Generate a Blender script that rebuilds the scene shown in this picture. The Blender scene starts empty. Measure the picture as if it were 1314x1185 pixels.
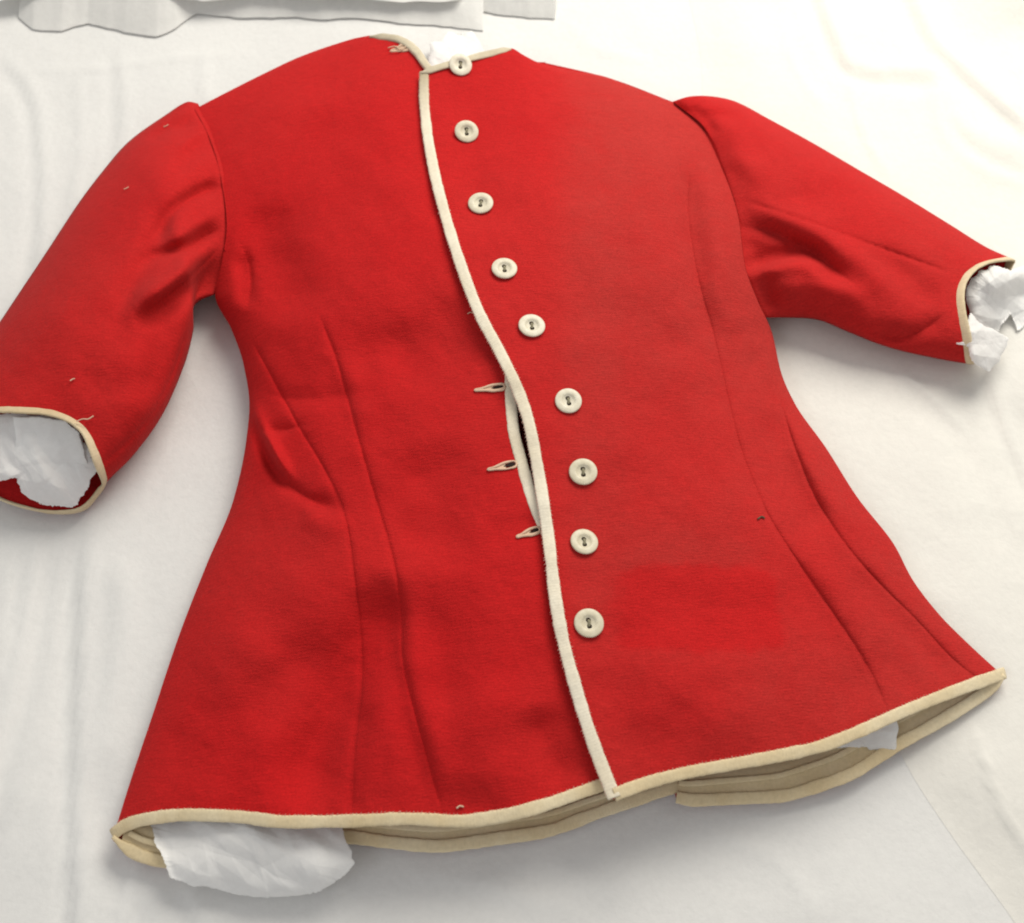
import bpy, math, random
import numpy as np
from mathutils import Vector, Matrix, Quaternion

scene = bpy.context.scene
# ------------------------------------------------------------------ camera
TILT, DIST, HFOV = math.radians(28), 0.78, math.radians(45)
PW, PH = 1314.0, 1185.0
cam_d = bpy.data.cameras.new('camera'); cam = bpy.data.objects.new('camera', cam_d)
scene.collection.objects.link(cam); scene.camera = cam
cam.location = (0, -DIST*math.sin(TILT), DIST*math.cos(TILT))
cam.rotation_euler = (TILT, 0, 0)
cam_d.sensor_fit = 'HORIZONTAL'; cam_d.angle = HFOV
cam_d.clip_start = 0.01; cam_d.clip_end = 50
cam_d.dof.use_dof = True; cam_d.dof.focus_distance = 0.74; cam_d.dof.aperture_fstop = 9.0
scene.cycles.filter_width = 2.0
# ------------------------------------------------------------------ light
scene.view_settings.view_transform = 'Standard'; scene.view_settings.look = 'None'
scene.view_settings.exposure = 0.12; scene.view_settings.gamma = 1.0
w = bpy.data.worlds.new('World'); scene.world = w; w.use_nodes = True
bg = w.node_tree.nodes['Background']
bg.inputs[0].default_value = (1.0, 0.975, 0.94, 1); bg.inputs[1].default_value = 0.44

def area_light(name, loc, target, size, power, col):
    d = bpy.data.lights.new(name, 'AREA'); d.shape = 'RECTANGLE'; d.size, d.size_y = size
    d.energy = power; d.color = col
    o = bpy.data.objects.new(name, d); scene.collection.objects.link(o)
    o.location = loc
    o.rotation_euler = (Vector(target)-Vector(loc)).to_track_quat('-Z', 'Y').to_euler()
area_light('ceiling_light', (0.52, 1.02, 1.10), (0.02, 0.0, 0), (1.1, 0.8), 27, (1.0, 0.95, 0.85))
area_light('cool_fill_light', (-0.9, -0.9, 1.3), (-.05, 0, 0), (0.9, 0.7), 3.0, (0.90, 0.94, 1.0))  # unseen cool fill, added to brighten the cuff tissue from the lower left

# ------------------------------------------------------------------ helpers
F = (PW/2)/math.tan(HFOV/2)
CAM = np.array(cam.location); CT, ST = math.cos(TILT), math.sin(TILT)
def unproj(px, py, z):
    """photograph measurement (px, py) at a height z above the table -> metres"""
    px, py, z = np.broadcast_arrays(np.asarray(px, float), np.asarray(py, float), np.asarray(z, float))
    dx, dyc = (px-PW/2)/F, -(py-PH/2)/F
    dy = dyc*CT + ST; dz = dyc*ST - CT
    k = (z-CAM[2])/dz
    return np.stack([CAM[0]+dx*k, CAM[1]+dy*k, z], -1)

def pchip(xk, yk, x):
    xk = np.asarray(xk, float); yk = np.asarray(yk, float); x = np.clip(x, xk[0], xk[-1])
    h = np.diff(xk); d = np.diff(yk)/h
    m = np.zeros_like(xk); m[0], m[-1] = d[0], d[-1]
    for i in range(1, len(xk)-1):
        if d[i-1]*d[i] > 0:
            w1, w2 = 2*h[i]+h[i-1], h[i]+2*h[i-1]
            m[i] = (w1+w2)/(w1/d[i-1]+w2/d[i])
    i = np.clip(np.searchsorted(xk, x, side='right')-1, 0, len(h)-1)
    t = (x-xk[i])/h[i]
    return ((1+2*t)*(1-t)**2*yk[i] + t*(1-t)**2*h[i]*m[i] + t*t*(3-2*t)*yk[i+1] + t*t*(t-1)*h[i]*m[i+1])

def curve2(pts, t):
    """smooth curve through points, t in 0..1 by length"""
    p = np.asarray(pts, float)
    s = np.r_[0, np.cumsum(np.linalg.norm(np.diff(p, axis=0), axis=1))]; s /= s[-1]
    # Catmull-Rom
    t = np.asarray(t, float); i = np.clip(np.searchsorted(s, t, side='right')-1, 0, len(p)-2)
    m = np.zeros_like(p); m[0] = (p[1]-p[0])/(s[1]-s[0]); m[-1] = (p[-1]-p[-2])/(s[-1]-s[-2])
    for k in range(1, len(p)-1): m[k] = (p[k+1]-p[k-1])/(s[k+1]-s[k-1])
    h = (s[i+1]-s[i])[..., None]; u = ((t-s[i])/(s[i+1]-s[i]))[..., None]
    return ((1+2*u)*(1-u)**2*p[i] + u*(1-u)**2*h*m[i] + u*u*(3-2*u)*p[i+1] + u*u*(u-1)*h*m[i+1])

def smooth01(x): x = np.clip(x, 0, 1); return x*x*(3-2*x)

class Noise:
    """smooth value noise on a lattice"""
    def __init__(s, seed, n=64): s.n = n; s.g = np.random.RandomState(seed).rand(n, n)*2-1
    def __call__(s, x, y):
        xi, yi = np.floor(x).astype(int), np.floor(y).astype(int)
        fx, fy = smooth01(x-xi), smooth01(y-yi); g, n = s.g, s.n
        a = g[yi % n, xi % n]*(1-fx)+g[yi % n, (xi+1) % n]*fx
        b = g[(yi+1) % n, xi % n]*(1-fx)+g[(yi+1) % n, (xi+1) % n]*fx
        return a*(1-fy)+b*fy
N1, N2, N3 = Noise(1), Noise(2), Noise(3)

def tri(x): return np.abs((x % 2.0)-1.0)*2-1
def crumple(x, y, seed, n=6, warp=.9):
    """sharp folds of crushed paper, about -1..1"""
    r = np.random.RandomState(seed); out = np.zeros_like(np.asarray(x, float)); tot = 0
    nz = Noise(seed+50)
    wx, wy = nz(x*.6+3, y*.6)*warp, nz(x*.6+20, y*.6+9)*warp
    for k in range(n):
        a = r.rand()*math.pi; f = .35*1.42**k; am = 1/(1.55**k)
        out = out + am*tri((x+wx)*f*math.cos(a)+(y+wy)*f*math.sin(a)+r.rand()*2); tot += am
    return out/tot*1.6

def crease(px, py, pts, amp, width, kind='g', ends=.18):
    """fold line along pts: 'g' valley/ridge, 's' ridge on the left of the line and valley on its right"""
    p = curve2(pts, np.linspace(0, 1, max(8, 4*len(pts)))); a, b = p[:-1], p[1:]
    L = np.linalg.norm(b-a, axis=1); cum = np.r_[0, np.cumsum(L)]
    R = 4.2*width; near = (px > p[:, 0].min()-R) & (px < p[:, 0].max()+R) & (py > p[:, 1].min()-R) & (py < p[:, 1].max()+R)
    full = np.zeros(np.shape(px))
    if not near.any(): return full
    px, py = px[near], py[near]
    best = np.full(px.shape, 1e9); sg = np.zeros(px.shape); al = np.zeros(px.shape)
    for k in range(len(a)):
        d = (b[k]-a[k])/L[k]
        qx, qy = px-a[k][0], py-a[k][1]
        t = np.clip(qx*d[0]+qy*d[1], 0, L[k])
        ex, ey = qx-t*d[0], qy-t*d[1]; dd = np.hypot(ex, ey)
        m = dd < best
        best = np.where(m, dd, best); sg = np.where(m, np.sign(d[0]*ey-d[1]*ex), sg); al = np.where(m, (cum[k]+t)/cum[-1], al)
    env = smooth01(al/ends)*smooth01((1-al)/ends)
    q = best/width
    full[near] = amp*np.exp(-q*q)*env if kind == 'g' else amp*np.exp(-q*1.3)*env if kind == 'k' else amp*sg*-1.0*q*np.exp(-q*q/2)*1.65*env
    return full

COL = scene.collection
def mesh_obj(name, verts, faces, mat, parent=None, smooth=True, attr=None, uv=None):
    me = bpy.data.meshes.new(name); me.from_pydata(np.asarray(verts).tolist(), [], faces)
    if smooth: me.polygons.foreach_set('use_smooth', [True]*len(me.polygons))
    if attr is not None:
        for k, v in attr.items():
            at = me.attributes.new(k, 'FLOAT', 'POINT'); at.data.foreach_set('value', np.asarray(v, np.float32).ravel())
    if uv is not None:
        for k, v in uv.items():
            at = me.attributes.new(k, 'FLOAT', 'POINT'); at.data.foreach_set('value', np.asarray(v, np.float32).ravel())
    me.materials.append(mat); me.update()
    o = bpy.data.objects.new(name, me); COL.objects.link(o); o.parent = parent
    return o
def grid_faces(nv, nu, flip=False, wrap=False):
    f = []
    for i in range(nv-1):
        for j in range(nu if wrap else nu-1):
            a, b = i*nu+j, i*nu+(j+1) % nu; c, d = b+nu, a+nu
            f.append((a, d, c, b) if not flip else (a, b, c, d))
    return f
def grid_obj(name, P, mat, parent=None, flip=False, thick=None, attr=None):
    nv, nu = P.shape[:2]
    o = mesh_obj(name, P.reshape(-1, 3), grid_faces(nv, nu, flip), mat, parent, attr=attr)
    if thick:
        m = o.modifiers.new('thickness', 'SOLIDIFY'); m.thickness = thick; m.offset = -1
    return o
def tag(o, label=None, cat=None, group=None, kind=None):
    for k, v in (('label', label), ('category', cat), ('group', group), ('kind', kind)):
        if v: o[k] = v
    return o
def sweep(name, pts, nrm, hw, ht, mat, parent, seed=0, closed=False, wob=.06, nc=14):
    """flattened cloth tape along a line: half width hw, half thickness ht"""
    p = np.asarray(pts, float); n = len(p)
    T = np.gradient(p, axis=0)
    if closed: T = (np.roll(p, -1, 0)-np.roll(p, 1, 0))/2
    T /= np.linalg.norm(T, axis=1)[:, None]+1e-12
    nrm = np.broadcast_to(np.asarray(nrm, float), p.shape)
    B = np.cross(nrm, T); B /= np.linalg.norm(B, axis=1)[:, None]+1e-12
    Nn = np.cross(T, B)
    arc = np.r_[0, np.cumsum(np.linalg.norm(np.diff(p, axis=0), axis=1))]
    hw = np.broadcast_to(np.asarray(hw, float), (n,))*(1+wob*N1(arc*90+seed*7, arc*0+seed)+wob*.7*N2(arc*320+seed*7, arc*0+seed))
    htt = ht*(1+.15*N2(arc*200+seed*3, arc*0+.5+seed))
    ang = np.linspace(0, 2*math.pi, nc, endpoint=False)
    ca = np.sign(np.cos(ang))*np.abs(np.cos(ang))**.6; sa = np.sign(np.sin(ang))*np.abs(np.sin(ang))**.8
    V = p[:, None]+B[:, None]*(hw[:, None]*ca*(1+.035*N3(arc*900+seed*5, arc*0+7)[:, None]))[..., None]+Nn[:, None]*(htt[:, None]*sa)[..., None]
    f = grid_faces(n, nc, wrap=True)
    if closed: f += [((n-1)*nc+j, j, (j+1) % nc, (n-1)*nc+(j+1) % nc) for j in range(nc)]
    else: f += [tuple(range(nc)), tuple(reversed(range((n-1)*nc, n*nc)))]
    uv = {'arc': np.repeat(arc, nc), 'rim': np.tile(ang, n)}
    return mesh_obj(name, V.reshape(-1, 3), f, mat, parent, uv=uv)

def stitches(pts, nrm, off, mat, parent, seed, pitch=.0021, size=.0008):
    """row of small slanting hand stitches beside a tape, one mesh"""
    p = np.asarray(pts, float); arc = np.r_[0, np.cumsum(np.linalg.norm(np.diff(p, axis=0), axis=1))]
    r = np.random.RandomState(seed); a = np.arange(pitch, arc[-1]-pitch, pitch); a = a+r.randn(len(a))*pitch*.18
    q = np.stack([np.interp(a, arc, p[:, k]) for k in range(3)], 1); q2 = np.stack([np.interp(a+.0004, arc, p[:, k]) for k in range(3)], 1)
    T = q2-q; T /= np.linalg.norm(T, axis=1, keepdims=True)+1e-12
    N = np.array(nrm, float); N /= np.linalg.norm(N); B = np.cross(N, T)
    L = (size*(.7+.6*r.rand(len(a))))[:, None]; w_ = .00017
    d = B*np.sign(off)+T*(.5+.2*r.randn(len(a), 1))
    c = q+B*off+N*.0003
    V = np.stack([c-T*w_-d*L*.3, c+T*w_-d*L*.3, c+T*w_+d*L*.2+N*.0004, c-T*w_+d*L*.2+N*.0004, c+T*w_*.6+d*L-N*.0002, c-T*w_*.6+d*L-N*.0002], 1).reshape(-1, 3)
    f = []
    for k in range(len(a)): f += [(6*k, 6*k+1, 6*k+2, 6*k+3), (6*k+3, 6*k+2, 6*k+4, 6*k+5)]
    o = mesh_obj('binding_stitches', V, f, mat, parent); o['kind'] = 'stuff'

# ------------------------------------------------------------------ materials
def new_mat(name):
    m = bpy.data.materials.new(name); m.use_nodes = True
    nt = m.node_tree; b = nt.nodes['Principled BSDF']
    return m, nt, b
def nd(nt, t, **kw):
    n = nt.nodes.new(t)
    for k, v in kw.items(): setattr(n, k, v)
    return n
def noise(nt, scale, detail=3, rough=.5, coord=None):
    n = nd(nt, 'ShaderNodeTexNoise'); n.inputs['Scale'].default_value = scale
    n.inputs['Detail'].default_value = detail; n.inputs['Roughness'].default_value = rough
    if coord is None: coord = nd(nt, 'ShaderNodeTexCoord').outputs['Object']
    nt.links.new(coord, n.inputs['Vector']); return n.outputs['Fac']
def ramp(nt, fac, stops):
    r = nd(nt, 'ShaderNodeValToRGB'); e = r.color_ramp.elements
    while len(e) < len(stops): e.new(.5)
    for k, (p, c) in enumerate(stops): e[k].position = p; e[k].color = (*c, 1) if len(c) == 3 else c
    nt.links.new(fac, r.inputs[0]); return r.outputs[0]
def mix(nt, fac, a, b, mode='MIX'):
    m = nd(nt, 'ShaderNodeMix', data_type='RGBA', blend_type=mode)
    for sock, v in ((m.inputs[0], fac), (m.inputs[6], a), (m.inputs[7], b)):
        if isinstance(v, (float, int)): sock.default_value = v
        elif isinstance(v, tuple): sock.default_value = (*v, 1)
        else: nt.links.new(v, sock)
    return m.outputs[2]
def math_n(nt, op, a, b=None):
    m = nd(nt, 'ShaderNodeMath', operation=op)
    for s, v in zip(m.inputs, (a, b)):
        if v is None: continue
        if isinstance(v, (float, int)): s.default_value = v
        else: nt.links.new(v, s)
    return m.outputs[0]
def bump(nt, b, height, strength, dist):
    n = nd(nt, 'ShaderNodeBump'); n.inputs['Strength'].default_value = strength; n.inputs['Distance'].default_value = dist
    nt.links.new(height, n.inputs['Height']); nt.links.new(n.outputs[0], b.inputs['Normal'])
def attr(nt, name):
    return nd(nt, 'ShaderNodeAttribute', attribute_name=name).outputs['Fac']

def wool_material():
    m, nt, b = new_mat('red_wool')
    big = noise(nt, 9, 4, .6); med = noise(nt, 60, 4, .65); fine = noise(nt, 850, 3, .7)
    base = mix(nt, ramp(nt, big, [(.35, (0, 0, 0)), (.65, (1, 1, 1))]), (0.525, 0.0080, 0.0105), (0.575, 0.0120, 0.0135))
    fd = math_n(nt, 'MULTIPLY', attr(nt, 'fade'), math_n(nt, 'ADD', .55, math_n(nt, 'MULTIPLY', med, .9)))
    base = mix(nt, fd, base, (0.49, 0.032, 0.028))
    base = mix(nt, ramp(nt, fine, [(.32, (.80,)*3), (.68, (1.12,)*3)]), (0, 0, 0), base, 'MIX') if False else mix(nt, 1.0, base, ramp(nt, fine, [(.32, (.76,)*3), (.68, (1.0,)*3)]), 'MULTIPLY')
    mp2 = nd(nt, 'ShaderNodeMapping'); mp2.inputs['Scale'].default_value = (1, 9, 1); mp2.inputs['Rotation'].default_value = (0, 0, -.10)
    nt.links.new(nd(nt, 'ShaderNodeTexCoord').outputs['Object'], mp2.inputs[0])
    weave = noise(nt, 130, 3, .65, mp2.outputs[0])
    base = mix(nt, 1.0, base, ramp(nt, weave, [(.3, (.84,)*3), (.66, (1.0,)*3)]), 'MULTIPLY')
    # rare dark lint and pale fluff
    sp = noise(nt, 170, 1, .5)
    base = mix(nt, ramp(nt, sp, [(.80, (0,)*3), (.84, (.35,)*3)]), base, (0.22, 0.008, 0.01))
    nt.links.new(base, b.inputs['Base Color'])
    b.inputs['Roughness'].default_value = .95; b.inputs['Specular IOR Level'].default_value = .12
    b.inputs['Sheen Weight'].default_value = .03; b.inputs['Sheen Roughness'].default_value = .5
    b.inputs['Sheen Tint'].default_value = (1, .55, .5, 1)
    wv = nd(nt, 'ShaderNodeTexWave'); wv.inputs['Scale'].default_value = 190; wv.inputs['Distortion'].default_value = 3.0
    wv.inputs['Detail'].default_value = 2; wv.inputs['Detail Scale'].default_value = 3
    mp = nd(nt, 'ShaderNodeMapping'); mp.inputs['Rotation'].default_value = (0, 0, 1.35)
    nt.links.new(nd(nt, 'ShaderNodeTexCoord').outputs['Object'], mp.inputs[0]); nt.links.new(mp.outputs[0], wv.inputs['Vector'])
    hgt = math_n(nt, 'ADD', math_n(nt, 'ADD', math_n(nt, 'MULTIPLY', fine, .8), math_n(nt, 'MULTIPLY', weave, .9)), math_n(nt, 'ADD', math_n(nt, 'MULTIPLY', wv.outputs['Fac'], .12), math_n(nt, 'MULTIPLY', med, 1.6)))
    bump(nt, b, hgt, .55, .0007)
    return m
def tape_material(name, c1, c2, ribs=True, soil=None):
    m, nt, b = new_mat(name)
    n1 = noise(nt, 22, 4, .6); n2 = noise(nt, 500, 3, .6)
    base = mix(nt, ramp(nt, n1, [(.36, (0,)*3), (.66, (1,)*3)]), c1, c2)
    if soil:
        sx = nd(nt, 'ShaderNodeSeparateXYZ'); nt.links.new(nd(nt, 'ShaderNodeTexCoord').outputs['Object'], sx.inputs[0])
        yv = math_n(nt, 'ADD', sx.outputs[1], math_n(nt, 'MULTIPLY', n1, .03))
        mr = nd(nt, 'ShaderNodeMapRange'); mr.inputs[1].default_value = soil[0]; mr.inputs[2].default_value = soil[1]; nt.links.new(yv, mr.inputs[0])
        base = mix(nt, mr.outputs[0], base, (0.46, 0.39, 0.27))
    base = mix(nt, 1.0, base, ramp(nt, n2, [(.25, (.86,)*3), (.7, (1,)*3)]), 'MULTIPLY')
    nt.links.new(base, b.inputs['Base Color'])
    b.inputs['Roughness'].default_value = .85; b.inputs['Specular IOR Level'].default_value = .2
    b.inputs['Sheen Weight'].default_value = .08
    if ribs:
        w1 = math_n(nt, 'SINE', math_n(nt, 'ADD', math_n(nt, 'MULTIPLY', attr(nt, 'arc'), 3900.0), math_n(nt, 'MULTIPLY', noise(nt, 130, 2), 9.0)))
        bump(nt, b, math_n(nt, 'ADD', math_n(nt, 'MULTIPLY', w1, .13), math_n(nt, 'MULTIPLY', n2, 1.1)), .4, .0004)
    else:
        bump(nt, b, math_n(nt, 'ADD', n2, math_n(nt, 'MULTIPLY', n1, 2.0)), .5, .0006)
    return m
def tissue_material(name, col, trans=.22):
    m, nt, b = new_mat(name)
    n1 = noise(nt, 14, 5, .6); n2 = noise(nt, 260, 4, .65)
    base = mix(nt, n1, col, tuple(c*.965 for c in col))
    base = mix(nt, 1.0, base, ramp(nt, n2, [(.3, (.955,)*3), (.65, (1,)*3)]), 'MULTIPLY')
    nt.links.new(base, b.inputs['Base Color'])
    b.inputs['Roughness'].default_value = .62; b.inputs['Specular IOR Level'].default_value = .22
    crk = noise(nt, 38, 5, .6)
    tc = nd(nt, 'ShaderNodeTexCoord').outputs['Object']
    wn = nd(nt, 'ShaderNodeTexNoise'); wn.inputs['Scale'].default_value = 6; wn.inputs['Detail'].default_value = 3; nt.links.new(tc, wn.inputs['Vector'])
    wv = mix(nt, .12, tc, wn.outputs['Color'], 'ADD')
    fac = []
    for sc, am in ((11, 1.0), (27, .42)):
        vo = nd(nt, 'ShaderNodeTexVoronoi'); vo.inputs['Scale'].default_value = sc; nt.links.new(wv, vo.inputs['Vector'])
        fac.append(math_n(nt, 'MULTIPLY', vo.outputs['Distance'], am*2.2))
    gate = ramp(nt, noise(nt, 4.5, 2), [(.38, (.1,)*3), (.62, (1,)*3)])
    fold = math_n(nt, 'MULTIPLY', math_n(nt, 'ADD', fac[0], fac[1]), gate)
    bump(nt, b, math_n(nt, 'ADD', fold, math_n(nt, 'ADD', math_n(nt, 'MULTIPLY', n2, .18), math_n(nt, 'MULTIPLY', crk, .9))), .62, .0016)
    tr = nd(nt, 'ShaderNodeBsdfTranslucent'); nt.links.new(base, tr.inputs[0])
    ms = nd(nt, 'ShaderNodeMixShader'); ms.inputs[0].default_value = trans
    nt.links.new(b.outputs[0], ms.inputs[1]); nt.links.new(tr.outputs[0], ms.inputs[2])
    nt.links.new(ms.outputs[0], nt.nodes['Material Output'].inputs[0])
    return m
def button_material():
    m, nt, b = new_mat('button_shell')
    rnd = nd(nt, 'ShaderNodeObjectInfo').outputs['Random']
    base = mix(nt, rnd, (0.60, 0.55, 0.42), (0.71, 0.67, 0.56))
    n = noise(nt, 420, 4, .6)
    base = mix(nt, 1.0, base, ramp(nt, n, [(.3, (.84, .82, .76)), (.62, (1,)*3)]), 'MULTIPLY')
    nt.links.new(base, b.inputs['Base Color']); b.inputs['Roughness'].default_value = .45
    b.inputs['Specular IOR Level'].default_value = .4
    return m
def plain(name, col, rough=.6, spec=.3):
    m, nt, b = new_mat(name)
    n = noise(nt, 300, 3); nt.links.new(mix(nt, n, col, tuple(c*.82 for c in col)), b.inputs['Base Color'])
    b.inputs['Roughness'].default_value = rough; b.inputs['Specular IOR Level'].default_value = spec
    return m
WOOL = wool_material()
TAPE = tape_material('cream_binding', (0.74, 0.66, 0.51), (0.82, 0.76, 0.63), soil=(float(unproj(545, 165, .05)[1])+.015, float(unproj(545, 100, .05)[1])+.015))
TAPE_Y = tape_material('yellowed_binding', (0.66, 0.53, 0.32), (0.76, 0.66, 0.46))
TAPE_N = tape_material('soiled_neck_binding', (0.46, 0.40, 0.29), (0.62, 0.55, 0.41))
TAPE_C = tape_material('worn_cuff_binding', (0.52, 0.41, 0.25), (0.66, 0.55, 0.37))
LINING = tape_material('cream_lining', (0.66, 0.53, 0.32), (0.74, 0.62, 0.42), ribs=False)
TISSUE = tissue_material('tissue_paper', (0.86, 0.86, 0.85))
TISSUE_T = tissue_material('tissue_paper_single', (0.88, 0.88, 0.86), .32)
TISSUE_S = tissue_material('tissue_paper_stuffing', (0.95, 0.95, 0.945), .34)
TISSUE_WARMLIT = tissue_material('tissue_paper_warm_lit', (0.88, 0.865, 0.82))  # same white paper, the warm light on the right put into its colour
BUTTON = button_material()
THREAD_D = plain('dark_thread', (0.10, 0.09, 0.06), .9, .1)
THREAD_L = plain('pale_thread', (0.66, 0.47, 0.34), .9, .1)
THREAD_S = plain('stitching_thread', (0.68, 0.42, 0.34), .9, .1)
DARK = plain('opening_shade', (0.03, 0.02, 0.018), .95, .05)  # near-black paints the shade inside slits and button holes
WOODT = plain('table_top', (0.62, 0.60, 0.56), .5, .3)

# ------------------------------------------------------------------ table and tissue under the jacket
def table():
    z = -0.014; s = 1.1
    v = [(-s, -s, z), (s, -s, z), (s, s, z), (-s, s, z), (-s, -s, z-.03), (s, -s, z-.03), (s, s, z-.03), (-s, s, z-.03)]
    tag(mesh_obj('table', v, [(0, 1, 2, 3), (7, 6, 5, 4), (0, 4, 5, 1), (1, 5, 6, 2), (2, 6, 7, 3), (3, 7, 4, 0)], WOODT, smooth=False), kind='structure')
table()
def proj(P):
    """metres -> photograph measurements, to place folds of the paper"""
    x, y, z = P[..., 0]-CAM[0], P[..., 1]-CAM[1], P[..., 2]-CAM[2]
    yc = y*CT+z*ST; zc = y*ST-z*CT
    return PW/2+F*x/zc, PH/2-F*yc/zc
def base_sheet():
    xs = np.arange(-.78, .781, .0045); ys = np.arange(-.62, .86, .0045)
    X, Y = np.meshgrid(xs, ys)
    o = grid_obj('tissue_sheet', np.stack([X, Y, base_z(X, Y)], -1), TISSUE, flip=True)
    tag(o, 'large white tissue paper sheet spread flat on the table under the red jacket', 'tissue paper')
def base_z(X, Y):
    Z = np.zeros_like(X)
    px, py = proj(np.stack([X, Y, Z], -1))
    away = smooth01((np.hypot((X-.02)/.26, (Y+.01)/.27)-.75)/.5)
    Z += (.0026*crumple(X*9, Y*7, 5, 5, .5) + .0012*crumple(X*26, Y*22, 8, 5, .5))*(.2+.8*away)
    Z += .0015*N1(X*12, Y*9)*away
    # long pleats on the left, below the cuff
    for pts, am, wd, kd in [
        ([(112, 640), (103, 760), (98, 900), (97, 1040), (94, 1300)], 0.0018, 11.2, 's'), ([(112, 640), (103, 760), (98, 900), (97, 1040), (94, 1300)], 0.0012, 4.2, 'k'),
        ([(62, 650), (48, 760), (24, 900), (-8, 1010), (-30, 1180)], -0.0014, 9.0, 's'), ([(8, 700), (4, 800), (-4, 900)], 0.0019, 6.0, 'k'),
        ([(42, 1000), (22, 1040), (-10, 1065)], 0.0016, 4.8, 'k'), ([(120, 990), (140, 1090), (196, 1230)], -0.0013, 16.0, 'g'),
        ([(152, 690), (158, 800), (138, 930), (132, 1010)], 0.0024, 22.0, 'g'), ([(190, 1090), (170, 1130), (160, 1200)], 0.0015, 5.4, 'k'),
        ([(232, 1120), (240, 1160), (262, 1200)], 0.0013, 12.0, 's'),
        ([(-30, 60), (30, 110), (48, 200), (44, 330), (20, 420)], 0.0010, 7.5, 's'), ([(98, 80), (105, 180), (88, 290)], 0.0009, 5.4, 'k'),
        ([(146, 50), (152, 130), (146, 210), (120, 260)], 0.0008, 8.2, 's'), ([(265, 60), (262, 110), (275, 150)], 0.0010, 4.8, 'k'),
        ([(10, 90), (120, 88), (250, 74), (330, 70)], 0.0008, 4.2, 'k'), ([(580, 1120), (700, 1150), (860, 1120)], 0.0010, 26.0, 'g'),
        ([(480, 1110), (620, 1135), (780, 1190)], 0.0007, 7.2, 'k'), ([(900, 1060), (1000, 1110), (1060, 1200)], 0.0009, 7.2, 'k'),
        ([(720, 20), (760, 60), (840, 80)], 0.0007, 6.0, 'k')]:
        Z += (1.7 if kd == 'k' else 1.1)*crease(px, py, pts, am, wd, kd, .2)
    return Z
base_sheet()
def right_sheet():
    # a second sheet over the right-hand side, its left edge runs under the jacket
    nv, nu = 240, 170
    v = np.linspace(0, 1, nv); edge = curve2([(868, -140), (884, 0), (898, 70), (905, 140), (960, 400), (1080, 800), (1165, 985), (1225, 1080), (1300, 1185), (1420, 1380)], v)
    edge[:, 0] += 3*N1(v*9, v*0)
    e3 = unproj(edge[:, 0], edge[:, 1], 0)
    u = np.linspace(0, 1, nu)
    X = e3[:, None, 0]+(0.76-e3[:, None, 0])*u; Y = np.repeat(e3[:, None, 1], nu, 1)
    px, py = proj(np.stack([X, Y, X*0], -1))
    lift = np.clip((X-e3[:, None, 0])/.02, 0, 1)
    Z = base_z(X, Y)+.0002+.0008*lift; own = lift.copy(); Z0 = Z.copy(); Z = np.zeros_like(Z)
    far = smooth01((np.hypot((X-.02)/.26, (Y+.01)/.27)-.75)/.5)
    Z += (.0020*crumple(X*10+3, Y*9, 21, 5, .5)+.0011*crumple(X*26, Y*22, 22, 5, .5)+.0018*N2(X*11, Y*10)+.004)*(.15+.85*far)
    for pts, am, wd, kd in [
        ([(1030, -40), (1070, 60), (1090, 88), (1140, 98), (1230, 104)], 0.0021, 9.0, 's'), ([(1075, 65), (1092, 90), (1145, 100)], 0.0014, 4.0, 'k'),
        ([(1150, -40), (1190, 50), (1250, 110), (1340, 190)], 0.0025, 10.5, 's'), ([(1190, 50), (1250, 110), (1340, 190)], 0.0015, 4.2, 'k'),
        ([(1195, 20), (1203, 110), (1232, 165), (1330, 208)], 0.0025, 16.0, 'g'), ([(1088, 92), (1102, 160), (1128, 215), (1150, 235)], 0.0015, 4.2, 'k'),
        ([(1203, 115), (1215, 170), (1262, 215), (1330, 235)], -0.0013, 7.5, 's'), ([(1000, 20), (1020, 90), (1060, 150)], 0.0009, 5.4, 'k'),
        ([(1258, 470), (1285, 550), (1320, 640), (1340, 760)], 0.0013, 6.8, 's'), ([(1140, 470), (1205, 520), (1240, 560)], 0.0009, 4.8, 'k'),
        ([(1180, 560), (1240, 700), (1260, 860)], 0.0009, 26.0, 'g'), ([(1150, 480), (1240, 580), (1300, 720)], -0.0007, 14.0, 'g'),
        ([(1240, 930), (1280, 1040), (1330, 1120)], 0.0014, 5.4, 'k'), ([(1190, 1000), (1235, 1090), (1290, 1200)], 0.0009, 6.0, 'k')]:
        Z += (1.8 if kd == 'k' else .9)*crease(px, py, pts, am, wd, kd, .2)
    Z += .020*smooth01((px-1190)/160)*smooth01((60-py)/90)
    tag(grid_obj('tissue_sheet', np.stack([X, Y, Z0+np.maximum(Z, 0)*smooth01((X-e3[:, None, 0])/.05)], -1), TISSUE_WARMLIT),
        'white tissue sheet tinted with warm light under the right sleeve, its edge running up from the neck', 'tissue paper')
right_sheet()
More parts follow.
